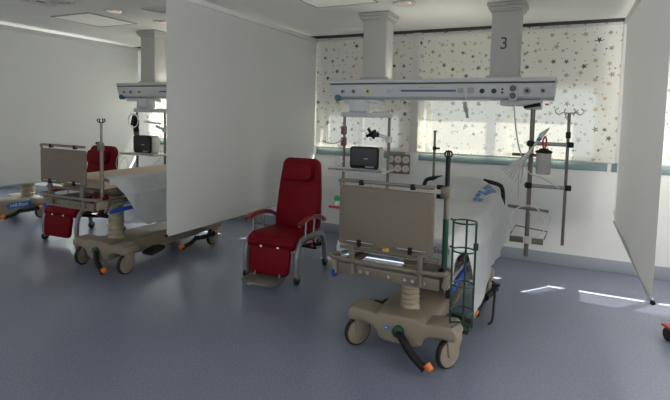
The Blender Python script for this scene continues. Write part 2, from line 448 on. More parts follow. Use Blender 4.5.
tag(MB().box((-2.33, 5.33, CZ-0.004), (0.5, 0.3, 0.008), bevel=0.002).build('access_hatch', 'ceiling_paint'), 'flush pale hatch in the ceiling near the window left of the first column', 'hatch')

# ------------------------------------------------------------------ pendants
def pendant(cx, label, group, number=None):
    t = thing('ceiling_pendant', label, 'medical pendant', (cx, 4.6, 1.735), 0, group)
    L = 2.10
    prof = [(-0.15, 0.0), (-0.20, 0.025), (-0.20, 0.14), (-0.19, 0.145), (0.19, 0.145), (0.20, 0.14), (0.20, 0.02), (0.16, 0.0)]
    o = MB().prism(prof, L, T(-L/2, 0, 0) @ YZ, bevel=0.006); 
    # slanting ends: pull the lower edge in
    for v in o.bm.verts:
        k = max(0, (0.145-v.co.z)/0.145)
        v.co.x -= math.copysign(0.055*k, v.co.x)*(1 if v.co.x < 0 else 0.15)
    o.build('housing', 'pendant_enamel', t)
    MB().box((0, 0, 0.150), (L-0.01, 0.39, 0.012)).build('groove', 'groove_dark', t)
    MB().box((0, 0, 0.174), (L+0.015, 0.41, 0.038), bevel=0.01).build('top_cover', 'pendant_enamel', t)
    MB().box((-0.03, -0.202, 0.080), (0.52, 0.01, 0.018), bevel=0.003).build('light_strip', 'blue_strip', t)
    mk = MB()
    for k, s in enumerate((.016, .010, .013, .008, .012, .006, .011, .009)):
        mk.box((-0.105+k*0.018, -0.201, 0.112), (s, 0.003, 0.011))
    mk.build('maker_lettering', 'socket_grey', t)
    for x, r, m in ((-0.90, .020, 'socket_grey'), (-0.78, .024, 'socket_grey'), (-0.63, .018, 'yellow_plastic'), (0.83, .032, 'socket_grey'), (0.955, .020, 'socket_grey')):
        g = MB().lathe([(r, 0), (r, 0.012), (r*.75, 0.016), (r*.6, 0.016)], T(x, -0.198, 0.075) @ RX(PI/2), 20).build('gas_outlet', m, t)
        MB().lathe([(r*.5, 0), (r*.5, 0.006), (r*.3, 0.010)], T(x, -0.212, 0.075) @ RX(PI/2), 14).build('outlet_core', 'groove_dark', g)
    for x in (0.46, 0.56):
        g = MB().box((x, -0.2, 0.077), (0.075, 0.012, 0.055), bevel=0.004).build('power_socket', 'pendant_enamel', t)
        MB().lathe([(0.022, 0), (0.022, 0.004), (0.012, 0.004)], T(x, -0.206, 0.075) @ RX(PI/2), 18).build('socket_well', 'groove_dark', g)
    MB().box((0.36, -0.2, 0.082), (0.06, 0.010, 0.05), bevel=0.003).build('data_socket', 'socket_grey', t)
    MB().box((0.27, -0.2, 0.08), (0.05, 0.010, 0.045), bevel=0.003).build('call_socket', 'socket_grey', t)
    MB().lathe([(0.010, 0), (0.010, 0.006)], T(0.63, -0.199, 0.09) @ RX(PI/2), 12).lathe([(0.010, 0), (0.010, 0.006)], T(0.63, -0.199, 0.062) @ RX(PI/2), 12).build('indicator_button', 'groove_dark', t)
    for x in (-0.40, -0.32, -0.24):
        MB().box((x, -0.2, 0.09), (0.05, 0.008, 0.035), bevel=0.003).build('blank_cover', 'pendant_enamel', t)
    MB().lathe([(0.028, -0.03), (0.032, -0.02), (0.032, 0.03), (0.022, 0.04)], T(-0.955, -0.185, 0.012) @ RX(PI/2), 18).build('probe_holder', 'teal_plastic', t)
    MB().box((0.78, -0.06, -0.025), (0.34, 0.24, 0.05), bevel=0.012).build('underside_carriage', 'pendant_enamel', t)
    MB().box((-0.72, -0.06, -0.02), (0.36, 0.24, 0.04), bevel=0.01).build('underside_carriage', 'pendant_enamel', t)
    for sx in (-0.62, 0.62):
        c = MB().box((sx, 0.03, 0.52), (0.245, 0.22, 0.66), bevel=0.008).build('column', 'pendant_column', t)
        b = MB()
        for z, e in ((0.199, 0.07), (0.213, 0.04)): b.box((sx, 0.03, z), (0.245+e, 0.22+e, 0.018), bevel=0.005)
        b.build('column_foot', 'pendant_column', c)
        b = MB()
        for z, e, h in ((0.795, 0.03, 0.02), (0.818, 0.06, 0.03), (0.846, 0.085, 0.028)): b.box((sx, 0.03, z), (0.245+e, 0.22+e, h), bevel=0.007)
        b.build('column_capital', 'pendant_column', c)
    l = bpy.data.lights.new('added_uplight', 'AREA'); l.shape = 'RECTANGLE'; l.size = 1.0; l.size_y = 0.16; l.energy = 1.0; l.color = (1.0, 0.95, 0.86)  # unseen lamp added on the beam to brighten ceiling and blinds
    lo = bpy.data.objects.new('added_uplight', l); col.objects.link(lo); lo.parent = t; lo.location = (0, 0.05, 0.20); lo.rotation_euler = (PI, 0, 0)
    if number:
        o = text_mesh('bay_number', number, 0.15, 'groove_dark', t, T(0.61, -0.081, 0.50) @ RX(PI/2))
        o['label'] = 'black numeral %s on the column' % number
    return t
pendant(-1.15, 'grey ceiling pendant beam on two columns, one marked 3, above the near bed', 'ceiling supply pendants', '3')
pendant(-4.26, 'grey ceiling pendant beam above the second bed, cut by the near partition curtain', 'ceiling supply pendants')

# ------------------------------------------------------------------ monitor racks hanging under the pendants
def rack(cx, label, full=True):
    t = thing('monitor_rack', label, 'equipment rack', (cx, 4.4, 0.72), 0, 'racks hanging under the pendants')
    z0 = 0.72
    MB().box((-0.08, 0.0, 1.665-z0), (0.17, 0.16, 0.125), bevel=0.02).build('hanger_block', 'pendant_enamel', t)
    MB().box((0, 0, 1.58-z0), (0.53, 0.07, 0.05), bevel=0.01).build('cross_bar', 'pendant_enamel', t)
    for s in (-1, 1):
        MB().cyl((s*0.238, 0, -0.10), (s*0.238, 0, 1.57-z0), 0.0145, 14).build('upright', 'pole_steel', t)
    sh = MB().box((-0.03, -0.02, 1.035-z0), (0.57, 0.36, 0.022), bevel=0.006).build('shelf', 'pendant_enamel', t)
    MB().tube([(-0.31, -0.2, 1.045-z0), (0.25, -0.2, 1.045-z0)], 0.008, 8).build('shelf_rail', 'chrome', sh)
    for z in (1.42, 1.305):
        MB().box((-0.238, -0.012, z-z0), (0.045, 0.06, 0.085), bevel=0.008).build('rail_clamp', 'brown_plate', t)
    if full: MB().tube(spline([(-0.24, -0.04, 1.33-z0), (-0.31, -0.06, 1.285-z0), (-0.40, -0.07, 1.29-z0), (-0.43, -0.07, 1.305-z0)], 6), 0.007, 8).build('sensor_arm', 'tube_clear', t)
    if full: MB().box((-0.43, -0.07, 1.305-z0), (0.03, 0.02, 0.02), bevel=0.005).build('sensor_tip', 'red_plastic', t)
    MB().lathe([(0.032, -0.03), (0.036, 0), (0.032, 0.03)], T(0.238, 0, 1.345-z0), 16).box((0.19, -0.05, 1.375-z0), (0.11, 0.035, 0.035), RY(0.3), bevel=0.012).build('arm_joint', 'white_plastic', t)
    x = MB(); full_plate = full
    for a in (PI/4+.2, -PI/4+.2): x.box((0.085, -0.085, 1.40-z0), (0.12, 0.014, 0.028), RY(a), bevel=0.005)
    x.box((0.11, -0.07, 1.39-z0), (0.10, 0.03, 0.05), bevel=0.01)
    if full: x.build('mount_plate', 'black_plastic', t)
    else: x.bm.free()
    if full:
        ls = MB().box((-0.02, -0.04, 0.665-z0), (0.56, 0.30, 0.016), bevel=0.004).build('lower_shelf', 'pendant_enamel', t)
        MB().box((-0.02, -0.195, 0.665-z0), (0.56, 0.012, 0.022), bevel=0.003).build('shelf_edge', 'red_plastic', ls)
    MB().tube(spline([(0.23, -0.03, 1.32-z0), (0.205, -0.06, 1.2-z0), (0.235, -0.05, 1.05-z0), (0.21, -0.07, 0.98-z0), (0.15, -0.10, 0.93-z0), (0.14, -0.1, 0.90-z0), (0.17, -0.1, 0.89-z0), (0.19, -0.09, 0.93-z0)], 8), 0.004, 6).build('cable', 'white_plastic', t)
    return t
rk = rack(-1.785, 'monitor rack hanging from the near pendant between recliner and bed')
rk2 = rack(-4.70, 'monitor rack hanging from the left pendant beyond the second bed', False)
# stethoscope ring and coiled leads on the second rack
MB().tube([(-0.17+0.085*math.cos(a*2*PI/20), -0.12, 0.73+0.085*math.sin(a*2*PI/20)) for a in range(20)], 0.007, 6, closed=True).tube([(-0.05, -0.06, 0.72), (0.20, -0.03, 0.70)], 0.012, 8).build('stethoscope_ring', 'white_plastic', rk2)
MB().box((-0.17, -0.10, 0.73), (0.06, 0.06, 0.13), RY(0.3), bevel=0.01).box((-0.19, -0.06, 0.635), (0.05, 0.05, 0.10), bevel=0.008).build('sensor_unit', 'black_plastic', rk2)
MB().tube(spline([(-0.26, -0.2, 0.34), (-0.34, -0.21, 0.28), (-0.37, -0.21, 0.16), (-0.28, -0.22, 0.08), (-0.17, -0.22, 0.14), (-0.2, -0.21, 0.27), (-0.3, -0.21, 0.2), (-0.33, -0.21, 0.10)], 8), 0.004, 6).build('coiled_lead', 'white_plastic', rk2)

def monitor(x, y, z, label, rz=0.0):
    t = thing('patient_monitor', label, 'monitor', (x, y, z), rz, 'patient monitors on hanging shelves')
    MB().prism(rrect(0.30, 0.215, 0.03), 0.12, T(0, 0.09, 0.11) @ XZ, bevel=0.01).box((0, 0.02, 0.008), (0.24, 0.14, 0.016), bevel=0.004).build('shell', 'monitor_shell', t)
    MB().prism(rrect(0.305, 0.218, 0.032), 0.022, T(0, -0.030, 0.112) @ XZ, bevel=0.008).build('bezel', 'black_plastic', t)
    MB().prism(rrect(0.265, 0.165, 0.008), 0.003, T(0, -0.0515, 0.122) @ XZ).build('screen', 'screen_black', t)
    MB().box((0.02, -0.0555, 0.105), (0.045, 0.003, 0.008)).build('screen_text', 'socket_grey', t)
    MB().box((0.06, -0.053, 0.026), (0.09, 0.004, 0.012), bevel=0.001).build('key_row', 'socket_grey', t)
    return t
monitor(-1.765, 4.36, 1.047, 'patient monitor with dark screen on the shelf above the near bed footboard')
monitor(-4.755, 4.36, 1.047, 'patient monitor on the hanging shelf behind the second bed')

t = thing('bottle', 'small bottle with green top left of the near footboard on the lower rack shelf', 'bottle', (-2.035, 4.29, 0.6735))
MB().lathe([(0.022, 0), (0.027, 0.005), (0.027, 0.035), (0.018, 0.042)], seg=18).build('body', 'white_plastic', t)
MB().lathe([(0.018, 0.042), (0.027, 0.043), (0.03, 0.055), (0.028, 0.085), (0.018, 0.094)], seg=18).build('cap', 'bright_green', t)
# clear suction lines and leads lying on the near shelf, going down the left
lead = MB().tube(spline([(-2.00, 4.27, 1.054), (-2.05, 4.26, 1.10), (-2.04, 4.26, 1.16), (-1.98, 4.28, 1.12), (-2.02, 4.27, 1.06), (-2.06, 4.26, 1.056)], 8), 0.005, 6).build('sensor_lead', 'tube_clear')
tag(lead, 'thin pale lead looped beside the monitor on the near shelf', 'cable')

# ------------------------------------------------------------------ right-hand equipment pole
t = thing('equipment_pole', 'steel equipment pole hanging from the right end of the near pendant', 'equipment pole', (-0.265, 4.42, 0.38))
b = MB()
b.cyl((0, 0, 0), (0, 0, 1.28), 0.019, 16); b.build('main_tube', 'pole_steel', t)
MB().box((0, 0.02, 1.292), (0.14, 0.12, 0.04), bevel=0.01).build('top_flange', 'pendant_enamel', t)
MB().tube([(-0.07, -0.075, 1.29), (0.06, -0.085, 1.315)], [0.012, 0.016], 8).build('release_handle', 'black_plastic', t)
MB().box((0.11, -0.082, 1.315), (0.03, 0.012, 0.014), bevel=0.003).build('handle_tip', 'red_plastic', t)
for z in (0.985, 0.625):
    a = MB().box((0.14, -0.02, z), (0.36, 0.028, 0.032), bevel=0.005).build('cross_arm', 'grey_metal', t)
    MB().box((-0.005, -0.02, z), (0.055, 0.06, 0.05), bevel=0.01).build('arm_clamp', 'black_plastic', a)
    MB().box((0.30, -0.02, z), (0.05, 0.045, 0.045), bevel=0.008).build('arm_clamp', 'black_plastic', a)
p = MB().tube([(0.28, -0.02, 0.14), (0.28, -0.02, 1.25)], 0.0125, 12).build('infusion_pole', 'pole_steel', t)
MB().cyl((0.28, -0.02, 1.04), (0.28, -0.02, 1.09), 0.020, 14).build('height_collar', 'black_plastic', p)
h = MB()
for a in range(4):
    d = Vector((math.cos(a*PI/2+.35), math.sin(a*PI/2+.35), 0))
    h.tube(spline([Vector((0.28, -0.02, 1.245)), Vector((0.28, -0.02, 1.25))+d*0.05, Vector((0.28, -0.02, 1.235))+d*0.085, Vector((0.28, -0.02, 1.262))+d*0.115, Vector((0.28, -0.02, 1.285))+d*0.09], 6), 0.0045, 8)
h.build('hook', 'chrome', p)
b = MB().box((-0.0, -0.03, 0.425), (0.33, 0.02, 0.028), RY(0.06), bevel=0.004); b.build('upper_rail', 'pole_steel', t)
b = MB().box((0.0, -0.02, 0.885), (0.30, 0.02, 0.025), bevel=0.004); b.build('middle_rail', 'brown_plate', t)
s = MB().box((0.0, -0.06, 0.155), (0.27, 0.02, 0.052), bevel=0.005).build('lower_rail', 'pole_steel', t)
MB().tube([(-0.13, -0.05, 0.19), (-0.1, 0.05, 0.25), (0.16, 0.05, 0.225), (0.14, -0.05, 0.18)], 0.006, 8).build('rail_frame', 'pole_steel', s)
MB().box((0.01, -0.075, 0.16), (0.07, 0.025, 0.06), bevel=0.01).build('regulator', 'white_plastic', s)

# suction canister
t = thing('suction_canister', 'clear suction canister with red clip hooked on the right pole', 'canister', (-0.160, 4.325, 1.115), 0)
MB().lathe([(0.001, 0), (0.052, 0), (0.056, 0.006), (0.060, 0.175), (0.0595, 0.178), (0.0545, 0.175), (0.050, 0.01), (0.001, 0.008)], seg=24).build('jar', 'clear_plastic', t)
MB().lathe([(0.048, 0.009), (0.05, 0.11), (0.001, 0.11)], seg=20).build('liner', 'tube_clear', t)
MB().lathe([(0.062, 0.176), (0.066, 0.182), (0.064, 0.196), (0.04, 0.203), (0.03, 0.215), (0.001, 0.215)], seg=24).build('lid', 'black_plastic', t)
MB().tube(spline([(-0.004, 0, 0.21), (-0.012, 0, 0.27), (0.0, 0, 0.31), (0.012, 0, 0.30), (0.014, 0, 0.25), (0.004, 0, 0.215)], 6), 0.007, 8).build('clip', 'red_plastic', t)
MB().box((0, 0.066, 0.19), (0.05, 0.03, 0.04), bevel=0.005).build('bracket', 'grey_metal', t)

# bundle of clear suction tubes
t = thing('suction_tubing', 'bundle of clear suction tubes fanned out left of the right pole', 'tubing', (-0.30, 4.36, 1.2), 0)
for k in range(6):
    e = Vector((-0.19+0.024*k, -0.05-0.01*k, -0.075-0.016*k))
    MB().tube(spline([(0.17-0.012*k, -0.03, 0.30-0.008*k), (0.08, -0.03, 0.17+0.004*k), (-0.01+.006*k, -0.04, 0.06), (-0.09+0.014*k, -0.045, -0.005), e], 6), 0.0075, 7).build('tube', 'tube_clear', t)
MB().box((0.10, -0.03, 0.205), (0.035, 0.022, 0.03), RY(-0.85), bevel=0.006).build('tube_connector', 'logo_blue', t)
hs = MB().tube(spline([(0.06, -0.02, 0.085), (0.04, -0.05, 0.09), (0.0, -0.06, 0.02), (0.04, -0.06, -0.08), (0.15, -0.06, -0.12), (0.27, -0.05, -0.19)], 8), 0.006, 7)
hs.tube(spline([(-0.03, -0.04, 0.0), (-0.045, -0.04, -0.12), (-0.04, -0.02, -0.3)], 6), 0.006, 7)
hs.build('hose', 'tube_clear', t)
tag(MB().tube(spline([(-0.42, 4.36, 1.73), (-0.40, 4.36, 1.55), (-0.365, 4.36, 1.35), (-0.32, 4.36, 1.2), (-0.33, 4.36, 1.02)], 8), 0.006, 8).build('vacuum_hose', 'tube_clear'), 'long pale hose hanging from the plug on the near pendant beam', 'hose')
tag(MB().tube(spline([(-0.13, 4.35, 0.70), (-0.20, 4.33, 0.83), (-0.33, 4.33, 0.82), (-0.40, 4.33, 0.72), (-0.36, 4.33, 0.6), (-0.27, 4.33, 0.57), (-0.16, 4.33, 0.60), (-0.08, 4.33, 0.74), (-0.12, 4.33, 0.79), (-0.25, 4.33, 0.79)], 8), 0.0055, 8).build('oxygen_line', 'white_plastic'), 'white thin tubing looped round the lower rails of the right pole', 'tubing')

# plug-in regulator and nurse-call handset on the pendant
t = thing('flow_regulator', 'oval grey plug-in regulator on the right of the near beam', 'regulator', (-0.43, 4.385, 1.80))
MB().prism(rrect(0.078, 0.155, 0.037, 8), 0.03, T(0, 0.012, 0) @ XZ, bevel=0.006).build('body', 'pendant_enamel', t)
for z in (0.03, -0.032):
    MB().lathe([(0.027, 0), (0.027, 0.008), (0.018, 0.012), (0.006, 0.012)], T(0, -0.016, z) @ RX(PI/2), 18).build('dial', 'dial_grey', t)
t = thing('call_handset', 'dark nurse-call handset dangling on its cord below the beam', 'handset', (-0.80, 4.36, 1.57))
MB().tube(spline([(-0.03, 0, 0.14), (-0.025, 0, 0.10), (-0.01, 0, 0.05), (0.0, 0, 0.0)], 6), [0.014]*6+[0.019]*6+[0.012]*7, 10).build('grip', 'socket_grey', t)
MB().tube(spline([(-0.03, 0, 0.14), (-0.02, 0.0, 0.18), (-0.025, 0.02, 0.25)], 6), 0.004, 6).build('cord', 'white_plastic', t)

# wall socket plate
t = thing('socket_panel', 'reddish brown wall plate of six white sockets beside the monitor shelf', 'socket panel', (-1.86, WY-0.012, 0.99))
MB().prism(rrect(0.30, 0.245, 0.015), 0.02, T(0, 0.01, 0) @ XZ, bevel=0.004).build('plate', 'socket_plate', t)
for i in range(3):
    for j in range(2):
        s = MB().lathe([(0.044, 0), (0.044, 0.01), (0.036, 0.014), (0.030, 0.006), (0.001, 0.006)], T(-0.10+0.1*i, -0.010, -0.055+0.11*j) @ RX(PI/2), 22).build('socket', 'white_plastic', t)
        MB().cyl((-0.108+0.1*i, -0.02, -0.055+0.11*j), (-0.108+0.1*i, -0.014, -0.055+0.11*j), 0.004, 8).cyl((-0.092+0.1*i, -0.02, -0.055+0.11*j), (-0.092+0.1*i, -0.014, -0.055+0.11*j), 0.004, 8).build('pin_hole', 'black_plastic', s)

# ------------------------------------------------------------------ beds (stretchers)
def make_bed(loc, lift, slide, label, swivel, bx0, bell, bell_y, pole=True, head_pole=False, logo=False, extras=False):
    t = thing('hospital_bed', label, 'bed', loc, 0, 'wheeled hospital beds')
    S = slide; DZ = 0.0+lift
    # --- base: long moulded cover with a lobed cross arm over each castor pair
    body = [(-0.16, 0.315), (-0.19, 0.30), (-0.20, 0.25), (-0.17, 0.16), (-0.13, 0.14), (0.13, 0.14), (0.17, 0.16), (0.20, 0.25), (0.19, 0.30), (0.16, 0.315)]
    MB().prism(body, 1.10, T(0, 0.55, -0.03) @ XZ, bevel=0.012).build('base_cover', 'beige_plastic', t)
    arm = [(-0.37, 0.255), (-0.362, 0.30), (-0.33, 0.322), (-0.25, 0.318), (-0.165, 0.305), (-0.13, 0.325), (0.13, 0.325), (0.165, 0.305), (0.25, 0.318), (0.33, 0.322), (0.362, 0.30), (0.37, 0.255),
           (0.35, 0.225), (0.27, 0.235), (0.19, 0.225), (0.16, 0.20), (0.145, 0.16), (0.10, 0.14), (-0.10, 0.14), (-0.145, 0.16), (-0.16, 0.20), (-0.19, 0.225), (-0.27, 0.235), (-0.35, 0.225)]
    for s in (-1, 1):
        a = MB().prism(arm, 0.19, T(0, s*0.62+0.095, -0.03) @ XZ, bevel=0.02, seg=3).build('base_arm', 'beige_plastic', t)
        if s < 0:
            MB().lathe([(0.016, 0), (0.016, 0.004), (0.013, 0.005)], T(-0.085, -0.713, 0.205) @ RX(PI/2), 18).build('round_badge', 'logo_blue', a)
            MB().box((-0.085, -0.7185, 0.205), (0.014, 0.003, 0.008)).build('badge_mark', 'logo_white', a)
    for s in (-1, 1):
        b = MB(); n = 9; z0 = 0.285; z1 = 0.60+DZ
        prof = [(bell, z0)]
        for k in range(n*2+1): prof.append((bell-0.010*(k/(n*2)) - (0.014 if k % 2 else 0), z0+0.012+(z1-z0-0.02)*k/(n*2)))
        b.lathe(prof, T(0.0, s*bell_y, 0), 28).build('lift_bellows', 'bellows_rubber', t, sharp=0.9)
    # --- castors
    k = 0
    for sy in (-1, 1):
        for sx in (-1, 1):
            an = swivel[k]; k += 1
            px, py = sx*0.31, sy*0.62
            Mx = T(px, py, 0) @ RZ(an)
            fk = MB().prism([(-0.05, 0.09), (-0.02, 0.07), (0.03, 0.09), (0.065, 0.19), (0.06, 0.225), (-0.05, 0.225), (-0.06, 0.19)], 0.016, Mx @ T(0.022, 0, 0) @ YZ, bevel=0.004)
            fk.prism([(-0.05, 0.09), (-0.02, 0.07), (0.03, 0.09), (0.065, 0.19), (0.06, 0.225), (-0.05, 0.225), (-0.06, 0.19)], 0.016, Mx @ T(-0.038, 0, 0) @ YZ, bevel=0.004)
            fk.lathe([(0.045, 0.18), (0.048, 0.21), (0.03, 0.235)], Mx, 18)
            ca = fk.build('castor', 'beige_plastic', t)
            Mw = Mx @ T(0, -0.02, 0.100) @ RY(PI/2)
            MB().lathe([(0.088, -0.018), (0.097, -0.014), (0.1, 0), (0.097, 0.014), (0.088, 0.018)], Mw, 32).build('tyre', 'black_rubber', ca)
            MB().lathe([(0.02, -0.026), (0.06, -0.025), (0.086, -0.019), (0.086, 0.019), (0.06, 0.025), (0.02, 0.026)], Mw, 28).build('wheel_disc', 'beige_plastic', ca)
    # --- brake pedals
    def pedal(pts, tip0, tip1, name='brake_pedal'):
        q = MB().tube(spline(pts, 6), [0.030]+[0.025]*(6*(len(pts)-1)-1)+[0.032], 10).build(name, 'black_plastic', t)
        MB().tube([tip0, tip1], [0.026, 0.022], 10).build('pedal_tip', 'orange_plastic', q)
        return q
    q = pedal([(0.0, -0.72, 0.20), (0.05, -0.765, 0.165), (0.12, -0.79, 0.10), (0.205, -0.805, 0.045)], (0.215, -0.815, 0.085), (0.245, -0.82, 0.055))
    MB().lathe([(0.038, 0), (0.038, 0.03), (0.025, 0.035)], T(0.0, -0.71, 0.20) @ RX(PI/2), 20).build('pedal_hub', 'green_paint', q)
    for sx in (1,):
        pedal([(sx*0.33, 0.31, 0.15), (sx*0.33, 0.22, 0.11), (sx*0.325, 0.10, 0.085)], (sx*0.325, 0.10, 0.105), (sx*0.325, 0.05, 0.09))
        pedal([(sx*0.36, 0.31, 0.15), (sx*0.38, 0.42, 0.15), (sx*0.40, 0.52, 0.165)], (sx*0.40, 0.52, 0.172), (sx*0.40, 0.57, 0.168))
    for sx in (-1, 1):
        pd = MB().box((sx*0.30, -0.30, 0.145), (0.14, 0.16, 0.04), RX(0.15), bevel=0.015).box((sx*0.26, -0.19, 0.15), (0.10, 0.12, 0.04), RX(-0.1), bevel=0.015).build('lift_pedal', 'black_rubber', t)
        MB().cyl((sx*0.15, -0.23, 0.14), (sx*0.34, -0.23, 0.14), 0.014, 10).build('pedal_shaft', 'beige_metal', pd)
    # --- deck frame
    f = MB(); zf = 0.60+DZ
    for s in (-1, 1):
        f.box((s*0.30, 0.02+S, zf), (0.045, 1.98, 0.055), bevel=0.008)
    for y in (-0.36, 0.1, 0.6): f.box((0, y+S*.5, zf-0.012), (0.60, 0.07, 0.03), bevel=0.006)
    f.build('deck_frame', 'beige_metal', t)
    ff = MB()
    ff.box((0, -1.0+S, zf-0.015), (0.66, 0.03, 0.07), bevel=0.006)
    ff.tube(spline([(-0.37, -0.93+S, zf+0.055), (-0.33, -1.03+S, zf+0.055), (0.31, -1.03+S, zf+0.055), (0.34, -0.93+S, zf+0.055)], 6), 0.015, 10)
    ff.cyl((-0.32, -1.0+S, zf+0.125), (0.32, -1.0+S, zf+0.125), 0.012, 10)
    for x in (-0.22, 0.22):
        ff.cyl((x, -1.03+S, zf-0.03), (x, -1.03+S, zf+0.16), 0.014, 10)
    fo = ff.build('foot_bumper_frame', 'beige_metal', t)
    for x in (-0.17, -0.12, 0.02, 0.12, 0.17, 0.24): MB().lathe([(0.010, 0), (0.010, 0.004)], T(x, -1.0145+S, zf-0.015) @ RX(PI/2), 12).build('bolt', 'chrome', fo)
    for s in (-1, 1):
        MB().box((s*0.365, -0.955+S, zf+0.0), (0.05, 0.10, 0.09), RY(s*0.25), bevel=0.02).build('corner_bumper', 'beige_plastic', fo)
        MB().box((s*0.375, -0.97+S, zf-0.06), (0.028, 0.05, 0.06), bevel=0.008).build('steer_lever', 'blue_plastic' if s < 0 else 'black_plastic', fo)
    MB().prism(rrect(0.64, 0.03, 0.01), 1.86, T(0, 1.01+S, zf+0.112) @ XZ, bevel=0.004).build('mattress_platform', 'beige_metal', t)
    MB().prism(rrect(0.67, 0.085, 0.03), 1.92, T(0, 1.03+S, zf+0.171) @ XZ, bevel=0.015).build('mattress', 'mattress_cover', t)
    # --- footboard
    yb = -1.06+S; zb = 0.762+DZ*1.1; hp = 0.368-0.45*DZ; dh = hp-0.368
    fb = MB().prism(rrect(0.60, hp, 0.02), 0.028, T(0, yb+0.014, zb+hp/2) @ XZ, bevel=0.006).build('footboard', 'beige_panel', t)
    MB().prism(rrect(0.54, hp-0.088, 0.012), 0.006, T(0, yb-0.013, zb+hp/2-0.019) @ XZ, bevel=0.0025).build('raised_panel', 'beige_panel', fb)
    r = MB().tube(spline([(-0.292, yb, zb+0.36+dh), (-0.294, yb-.002, zb+0.386+dh), (-0.28, yb-.004, zb+0.40+dh), (0.0, yb-.004, zb+0.40+dh), (0.295, yb-.004, zb+0.40+dh)], 5), 0.011, 10).build('top_rail', 'beige_metal', fb)
    for x in (-0.155, 0.17):
        MB().box((x, yb-0.004, zb+0.394+dh), (0.028, 0.035, 0.034), bevel=0.006).build('rail_clip', 'black_plastic', fb)
        MB().box((x*1.0, yb-0.022, zb+0.022), (0.026, 0.024, 0.042), bevel=0.006).build('rail_clip', 'black_plastic', fb)
        MB().cyl((x-0.085, yb-0.022, zb+0.028), (x+0.095, yb-0.022, zb+0.028), 0.0055, 8).build('lower_rod', 'chrome', fb)
    MB().box((0.02, yb-0.02, zb+0.005), (0.04, 0.012, 0.02), bevel=0.003).build('latch', 'yellow_plastic', fb)
    for x in (-0.22, 0.22):
        MB().box((x, yb+0.02, zb-0.04), (0.03, 0.03, 0.14), bevel=0.006).build('footboard_post', 'beige_metal', fb)
    # --- head handles
    for s in (-1, 1):
        MB().tube(spline([(s*0.34, 1.03+S, zf+0.02), (s*0.385, 1.035+S, zf+0.10), (s*0.39, 1.035+S, zf+0.22), (s*0.375, 1.035+S, zf+0.31), (s*0.335, 1.04+S, zf+0.345), (s*0.20, 1.045+S, zf+0.37)], 6), 0.020, 10).build('push_handle', 'black_rubber', t)
    # --- side rails folded down
    for s in (-1, 1):
        g = MB(); y0, y1 = -0.86+S, 0.30+S; X = s*0.365
        g.tube([(X, y0, zf-0.01), (X, y1, zf-0.01)], 0.013, 8)
        for y in (y0+0.05, y0+0.40, y0+0.75, y1-0.05): g.tube([(s*0.32, y, zf), (X, y, zf-0.01), (X, y-0.04, zf-0.07)], 0.010, 8)
        sr = g.build('side_rail', 'grey_metal', t)
        MB().box((X+s*0.008, -0.68+S, zf-0.06), (0.026, 0.40, 0.040), RX(0.05), bevel=0.008).build('rail_grip', 'blue_plastic', sr)
        MB().box((X, -0.93+S, zf-0.045), (0.03, 0.12, 0.035), RX(0.08), bevel=0.008).build('rail_end', 'grey_metal', sr)
        MB().box((X+s*0.016, -0.91+S, zf-0.04), (0.012, 0.03, 0.012), bevel=0.003).build('release_button', 'red_plastic', sr)
    # --- infusion pole at the foot corner
    if pole:
        bx, by = 0.335, -0.93+S
        p = MB().cyl((bx, by, zf+0.05), (bx, by, 1.16+DZ), 0.0165, 14).build('infusion_pole', 'pole_steel', t)
        MB().lathe([(0.03, 0), (0.034, 0.01), (0.034, 0.035), (0.02, 0.05)], T(bx, by, zf+0.02), 16).build('pole_socket', 'black_plastic', p)
        if extras: MB().cyl((bx, by, 0.66), (bx, by, 0.965), 0.0172, 14).build('green_sleeve', 'green_paint', p)
        MB().cyl((bx, by, 1.15+DZ), (bx, by, 1.34+DZ), 0.0145 if extras else 0.011, 12).build('upper_rod', 'black_plastic' if extras else 'pole_steel', p)
        MB().box((bx-0.008, by, 1.12+DZ), (0.055, 0.04, 0.075), bevel=0.01).build('pole_clamp', 'beige_metal', p)
        for z in (1.15, 1.095): MB().cyl((bx-0.06, by, z+DZ), (bx-0.02, by, z+DZ), 0.014, 12).build('clamp_knob', 'black_plastic', p)
        h = MB()
        for a in range(4):
            d = Vector((math.cos(a*PI/2+.5), math.sin(a*PI/2+.5), 0)); c = Vector((bx, by, 1.335+DZ))
            h.tube(spline([c, c+d*0.014+Vector((0, 0, .0)), c+d*(0.022 if extras else 0.034)+Vector((0, 0, .016)), c+d*(0.010 if extras else 0.024)+Vector((0, 0, .034))], 5), 0.005, 8)
        h.build('hook', 'black_plastic', p)
    if head_pole:
        p = MB().cyl((-0.30, 1.06+S, zf), (-0.30, 1.06+S, 1.42), 0.0125, 12).build('infusion_pole', 'pole_steel', t)
        MB().cyl((-0.30, 1.06+S, 1.24), (-0.30, 1.06+S, 1.275), 0.019, 12).box((-0.265, 1.06+S, 1.258), (0.04, 0.02, 0.02), bevel=0.004).build('height_collar', 'black_plastic', p)
        MB().lathe([(0.014, 0), (0.017, 0.012), (0.012, 0.025)], T(-0.30, 1.06+S, 1.415), 12).build('pole_knob', 'pole_steel', p)
    if extras:
        bx = 0.42
        MB().tube(spline([(0.47, 0.21, 0.325), (0.495, 0.19, 0.29), (0.495, 0.17, 0.16), (0.49, 0.15, 0.04), (0.465, 0.13, 0.012)], 6), 0.009, 8).build('hanging_strap', 'black_rubber', t)
        MB().box((0.50, 0.205, 0.30), (0.06, 0.05, 0.016), bevel=0.005).build('strap_buckle', 'black_plastic', t)
    for c in children(t):
        if c.name.split('.')[0] in ('base_cover', 'base_arm', 'lift_bellows', 'castor', 'brake_pedal', 'lift_pedal'): c.location.x = bx0
